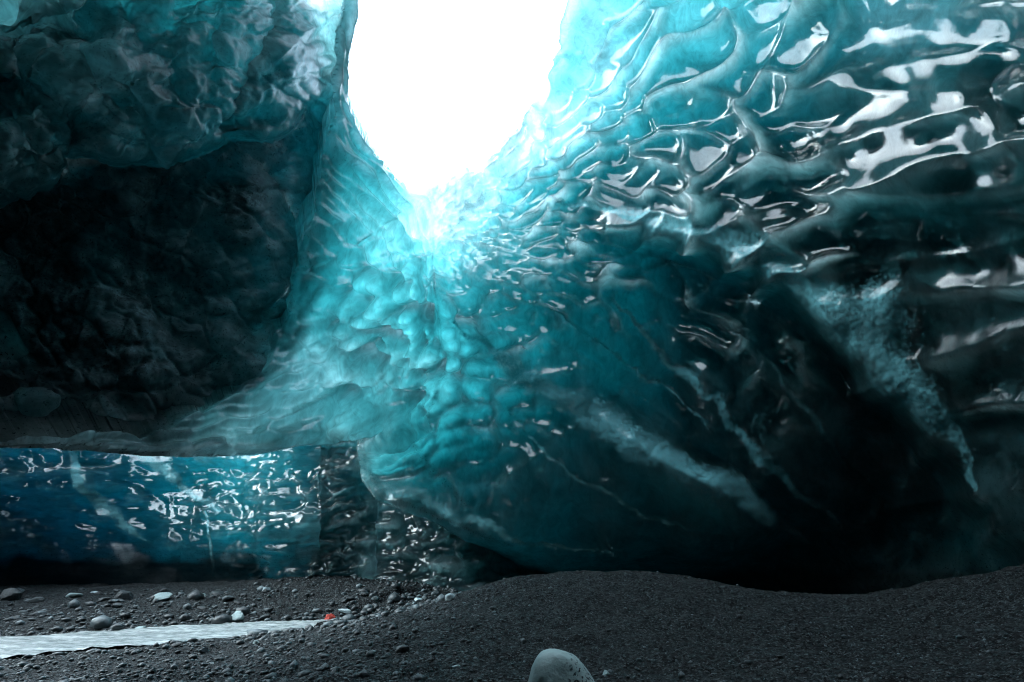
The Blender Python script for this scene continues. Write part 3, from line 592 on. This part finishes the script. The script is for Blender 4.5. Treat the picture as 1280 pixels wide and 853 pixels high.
WHITE = stone_material('white_stone', (.55, .62, .64), (.7, .76, .78), .5)

def rock_data(seed, sub=3, angular=.5):
    bm = bmesh.new(); bmesh.ops.create_icosphere(bm, subdivisions=sub, radius=1); rnd = random.Random(seed)
    planes = [(Vector((rnd.gauss(0, 1), rnd.gauss(0, 1), rnd.gauss(0, 1))).normalized(), rnd.uniform(.5, .85)) for _ in range(12)]
    for vv in bm.verts:
        p = vv.co.copy()
        q_ = sum((max(0, p.dot(n_))/d_)**18 for n_, d_ in planes)+1; p = p*q_**(-1/18)
        p *= 1+.10*mnoise.noise(p*1.7+Vector((seed*3.1, 0, 0)))+.04*mnoise.noise(p*5+Vector((seed, 0, 0)))
        vv.co = p
    co = np.array([v.co[:] for v in bm.verts]); fa = np.array([[v.index for v in f.verts] for f in bm.faces]); bm.free(); return co, fa
rng = random.Random(5)
def gz(x, y): return float(ground_z(np.array([x]), np.array([y]))[0])

# loose gravel that nobody could count
def gravel():
    shapes = [rock_data(100+i, 1) for i in range(8)]; Vs = []; Fs = []; off = 0; r = np.random.RandomState(4)
    N = 42000; az = np.radians(r.uniform(-48, 46, N)); rr = np.exp(r.uniform(math.log(4.3), math.log(15.5), N))
    X = rr*np.sin(az); Y = rr*np.cos(az); Z = ground_z(X, Y); sdr, _, _ = segdist(X, Y, riv_poly, True)
    left = sstep(.5, -1.8, X-.1*(Y-6)); S = np.exp(r.normal(math.log(.009), .58, N))*(1+1.5*left*(r.rand(N)))
    S = np.where((sdr > 0) & (sdr < .7) , S*1.3, S)
    S = S*np.where((Y > 9.6) & (X < -.8), 1.5, .85)
    keep = (sdr > .02)&(r.rand(N) < .45+.55*left)
    kid = np.where(keep)[0]
    for q_ in range(8):
        k = kid[q_::8]; co, fa = shapes[q_]; n = len(k); a = r.uniform(0, 6.28, n); c_, s_ = np.cos(a)[:, None], np.sin(a)[:, None]; s = S[k][:, None]
        px = co[None, :, 0]*s*r.uniform(.8, 1.5, (n, 1)); py = co[None, :, 1]*s*r.uniform(.8, 1.3, (n, 1)); pz = co[None, :, 2]*s*r.uniform(.45, .9, (n, 1))
        P = np.stack([px*c_-py*s_+X[k][:, None], px*s_+py*c_+Y[k][:, None], pz+Z[k][:, None]+s*.25], -1)
        Vs.append(P.reshape(-1, 3)); Fs.append((fa[None]+(np.arange(n)*len(co))[:, None, None]).reshape(-1, 3)+off); off += n*len(co)
    o = make_mesh('gravel', np.concatenate(Vs), [np.concatenate(Fs)], STONE, smooth=False); tag(o, 'loose dark pebbles strewn over the black cave floor', 'gravel', kind='stuff')
gravel()

rocks = []
for i in range(9):
    co, fa = rock_data(20+i, 3); me = bpy.data.meshes.new('rock')
    me.from_pydata(co.tolist(), [], fa.tolist()); me.materials.append(STONE)
    rocks.append(me)
def rock(x, y, s, label, group=None, mesh=None, mat=None, sink=.3, sc3=None, rz=None, name='rock', cat='rock'):
    me = mesh or rocks[rng.randrange(9)]
    if mat: me = me.copy(); me.materials.clear(); me.materials.append(mat)
    o = bpy.data.objects.new(name, me); C.objects.link(o)
    k = sc3 or (rng.uniform(.9, 1.4), rng.uniform(.8, 1.2), rng.uniform(.55, .85))
    o.scale = (s*k[0], s*k[1], s*k[2]); o.rotation_euler = (rng.uniform(-.2, .2), rng.uniform(-.2, .2), rng.uniform(0, 6.28) if rz is None else rz)
    o.location = (x, y, gz(x, y)+s*k[2]*(1-2*sink)*.7); tag(o, label, cat, group); return o
def ground_hit(u, v):
    P = at(u, v, np.arange(2.5, 17, .03)); below = P[:, 2] <= ground_z(P[:, 0], P[:, 1])
    i = int(np.argmax(below)) if below.any() else len(P)-1
    return float(P[i, 0]), float(P[i, 1])
# named stones along the far bank
row = [(10, 748, 15, 'broad dark rock at the far left foot of the blue wall'), (45, 750, 12, 'rounded dark grey rock second along the foot of the blue wall'),
       (90, 745, 13, 'flat rock with pale upper edge under the blue wall'), (128, 750, 11, 'upright dark stone left of the big wet boulder'),
       (155, 747, 17, 'big wet dark boulder in the row under the blue wall'), (200, 749, 16, 'large pale grey boulder in the row under the blue wall'),
       (252, 745, 12, 'pale rounded rock near the thin ice vein'), (270, 742, 12, 'black rock below the thin vertical ice vein'), (285, 748, 12, 'grey block right of the black rock under the vein'),
       (165, 764, 8, 'small rock on the middle of the stony bank'), (173, 786, 8, 'small pale rock standing at the far edge of the stream'), (295, 775, 17, 'low pale slab beside the stream bend'),
       (330, 772, 10, 'grey rock at the waterline behind the stream bend'), (455, 742, 11, 'tallest stone of the small heap before the black pillar'), (440, 748, 9, 'left stone of the heap before the black pillar'),
       (470, 748, 9, 'right stone of the heap before the black pillar')]
for u, v, px, lab in row:
    x, y = ground_hit(u, v+2); s = px/F*math.hypot(x, y)*.6
    rock(x, y, s, lab, 'larger rocks under the blue wall', mat=(PALE if 'pale' in lab else None))
k = 0
while k < 150:
    u = rng.uniform(-30, 520); v = rng.uniform(738, 784) if rng.random() < .8 else rng.uniform(806, 850)
    if v > 800 and u > 420: continue
    x, y = ground_hit(u, v)
    if segdist(np.array([x]), np.array([y]), riv_poly, True)[0][0] < .12: continue
    s = (1.6+3.4*rng.random()**2)/F*math.hypot(x, y)
    side = 'on the far bank' if v < 800 else 'on the near bank'
    if v < 800:
        part = ('at the left, ' if u < 130 else 'below the blue wall, ' if u < 260 else 'below the rippled wall, ' if u < 390 else 'before the black pillar, ')
        deep = 'close under the ice' if v < 752 else ('midway down the gravel' if v < 768 else 'near the waterline')
    else:
        part = ('at the left end, ' if u < 130 else 'in the middle, ' if u < 280 else 'at the right end, '); deep = 'just under the water' if v < 825 else 'towards the bottom edge'
    rock(x, y, s, 'small dark grey cobble '+side+' '+part+deep, 'cobbles '+side+' '+part+deep); k += 1

# boulder in the foreground
co, fa = rock_data(3, 4)
def boulder():
    bm = bmesh.new(); bmesh.ops.create_icosphere(bm, subdivisions=6, radius=1.25)
    cuts = [((0, 0, 1), .72), ((-.93, 0, .36), .80), ((.72, 0, .68), .66), ((.4, -.8, .45), .84), ((-.3, -.9, .3), .80), ((0, 1, .2), .8), ((1, .1, 0), .98), ((-1, -.2, -.1), .95), ((.35, 0, .93), .80)]
    for vv in bm.verts:
        dr = vv.co.normalized(); q_ = sum((max(0, dr.dot(Vector(n_).normalized()))/d_)**6 for n_, d_ in cuts)+(1/1.15)**6
        p = dr*q_**(-1/6); p *= 1+.05*mnoise.noise(dr*1.6)
        p *= 1+.012*mnoise.noise(p*6)+.006*mnoise.noise(p*17)
        vv.co = Vector((p.x*.33, p.y*.27, p.z*.35))
    me = bpy.data.meshes.new('boulder'); bm.to_mesh(me); bm.free(); me.materials.append(PALE)
    me.polygons.foreach_set('use_smooth', np.ones(len(me.polygons), bool))
    o = bpy.data.objects.new('boulder', me); C.objects.link(o)
    p = at(703, 853, 5.15); o.location = (p[0], p[1], gz(p[0], p[1])-.02); tag(o, 'smooth pale grey-green boulder half sunk in black gravel at the bottom', 'boulder')
boulder()
x, y = ground_hit(758, 845); rock(x, y, .045, 'thumb-sized pale stone just right of the pale boulder', mat=PALE)
x, y = ground_hit(570, 836); rock(x, y, .032, 'tiny bright white chip alone on black gravel', mat=WHITE, sc3=(1.3, .6, .7), rz=.6)
x, y = ground_hit(320, 806); rock(x, y, .05, 'small bright pebble near the lower edge of the stream', mat=PALE)
for u, v, s, lab in ((800, 778, .035, 'small stone on the mound right of its middle'), (620, 770, .04, 'dark stone on the left slope of the mound'), (905, 735, .06, 'grey stone near the right end of the mound crest'), (1140, 760, .045, 'grey stone on the right-hand gravel rise'), (1010, 820, .03, 'pebble on open gravel at the lower right'), (1200, 800, .035, 'pebble low on the right-hand gravel rise'), (450, 815, .04, 'flat stone on black gravel left of the boulder'), (540, 790, .03, 'pebble above the tiny white chip')):
    x, y = ground_hit(u, v); rock(x, y, s, lab)

# ------------------------------------------------------------ stream
def stream():
    n = 260; m = 26; t = np.linspace(0, 1, n)
    def res(p):
        p = smooth_line(p, 6); s = np.r_[0, np.cumsum(np.linalg.norm(np.diff(p, axis=0), axis=1))]; s /= s[-1]
        # denser inside the picture
        return np.stack([np.interp(t, s, p[:, 0]), np.interp(t, s, p[:, 1])], -1)
    a = res(rf); b = res(rn); w_ = np.linspace(-.03, 1.0, m)
    P = a[:, None]*(1-w_)[None, :, None]+b[:, None]*w_[None, :, None]; X, Y = P[..., 0], P[..., 1]
    Z = WZ+.035*fbm(X*1.6, Y*8, 900, 5)+.012*fbm(X*9, Y*22, 910, 3)
    V = np.stack([X, Y, Z], -1).reshape(-1, 3); I = np.arange(n*m).reshape(n, m)
    q = np.stack([I[:-1, :-1], I[1:, :-1], I[1:, 1:], I[:-1, 1:]], -1).reshape(-1, 4)
    nn = np.cross(V[q[0, 1]]-V[q[0, 0]], V[q[0, 2]]-V[q[0, 0]])
    if nn[2] < 0: q = q[:, ::-1]
    m_, nt = newmat('milky_meltwater'); L = nt.links.new; out = nd(nt, 'ShaderNodeOutputMaterial'); b_ = nd(nt, 'ShaderNodeBsdfPrincipled', i_Roughness=.18)
    tc = nd(nt, 'ShaderNodeTexCoord'); mp = nd(nt, 'ShaderNodeMapping'); mp.inputs['Scale'].default_value = (1.2, 6, 1); mp.inputs['Rotation'].default_value = (0, 0, R(-8)); L(tc.outputs['Object'], mp.inputs[0])
    c = nd(nt, 'ShaderNodeMix', data_type='RGBA'); c.inputs[6].default_value = (.22, .26, .26, 1); c.inputs[7].default_value = (.62, .64, .63, 1)
    f = nz(nt, mp.outputs[0], 3.2, 7, .7, .5); L(ramp(nt, f, .4, .62), c.inputs[0]); L(c.outputs[2], b_.inputs['Base Color'])
    bu = nd(nt, 'ShaderNodeBump', i_Strength=.5, i_Distance=.03); L(f, bu.inputs['Height']); L(bu.outputs[0], b_.inputs['Normal']); L(b_.outputs[0], out.inputs[0])
    o = make_mesh('stream', V, [q], m_); tag(o, kind='structure')
stream()

# ------------------------------------------------------------ red cloth against a pale stone, ice fragments
x, y = ground_hit(428, 772); rock(x, y+.1,   .10, 'pale wet stone behind the scrap of red cloth', mat=WHITE, sc3=(1.5, .8, .6), rz=0)
rx, ry = ground_hit(412, 776)
m_, nt = newmat('red_cloth'); out = nd(nt, 'ShaderNodeOutputMaterial'); b_ = nd(nt, 'ShaderNodeBsdfPrincipled', i_Roughness=.7); b_.inputs['Base Color'].default_value = (.5, .04, .02, 1); nt.links.new(b_.outputs[0], out.inputs[0])
n = 26; U, V_ = np.meshgrid(np.linspace(-1, 1, n), np.linspace(-1, 1, n))
wz = .05*(1-U**2)*(1-.5*V_**2)+.03*fbm(U*2.5, V_*2.5, 950, 3)
X = rx+.09*U+.02*fbm(U*2, V_*2, 951, 2); Y = ry+.08*V_; Z = ground_z(X, Y)+.02+np.maximum(wz, 0)
V3 = np.stack([X, Y, Z], -1).reshape(-1, 3); I = np.arange(n*n).reshape(n, n); q = np.stack([I[:-1, :-1], I[:-1, 1:], I[1:, 1:], I[1:, :-1]], -1).reshape(-1, 4)
cl_ = make_mesh('cloth', V3, [q], m_); md = cl_.modifiers.new('thickness', 'SOLIDIFY'); md.thickness = .006
tag(cl_, 'small crumpled scrap of bright red cloth by the end of the stream', 'cloth')
ICEW = stone_material('white_ice', (.5, .6, .63), (.72, .8, .82), .25)
for u, v, s, lab in ((522, 752, .09, 'small white ice fragment at the foot of the dark wall left of the mound'), (562, 750, .10, 'white ice fragment where the gravel mound meets the dark wall'), (118, 742, .07, 'thin pale ice splinter lying on the rocks under the blue wall'), (333, 738, .10, 'lump of white ice at the foot of the rippled wall')):
    x, y = ground_hit(u, v); rock(x, y, s, lab, mat=ICEW, name='ice_fragment', cat='ice fragment')
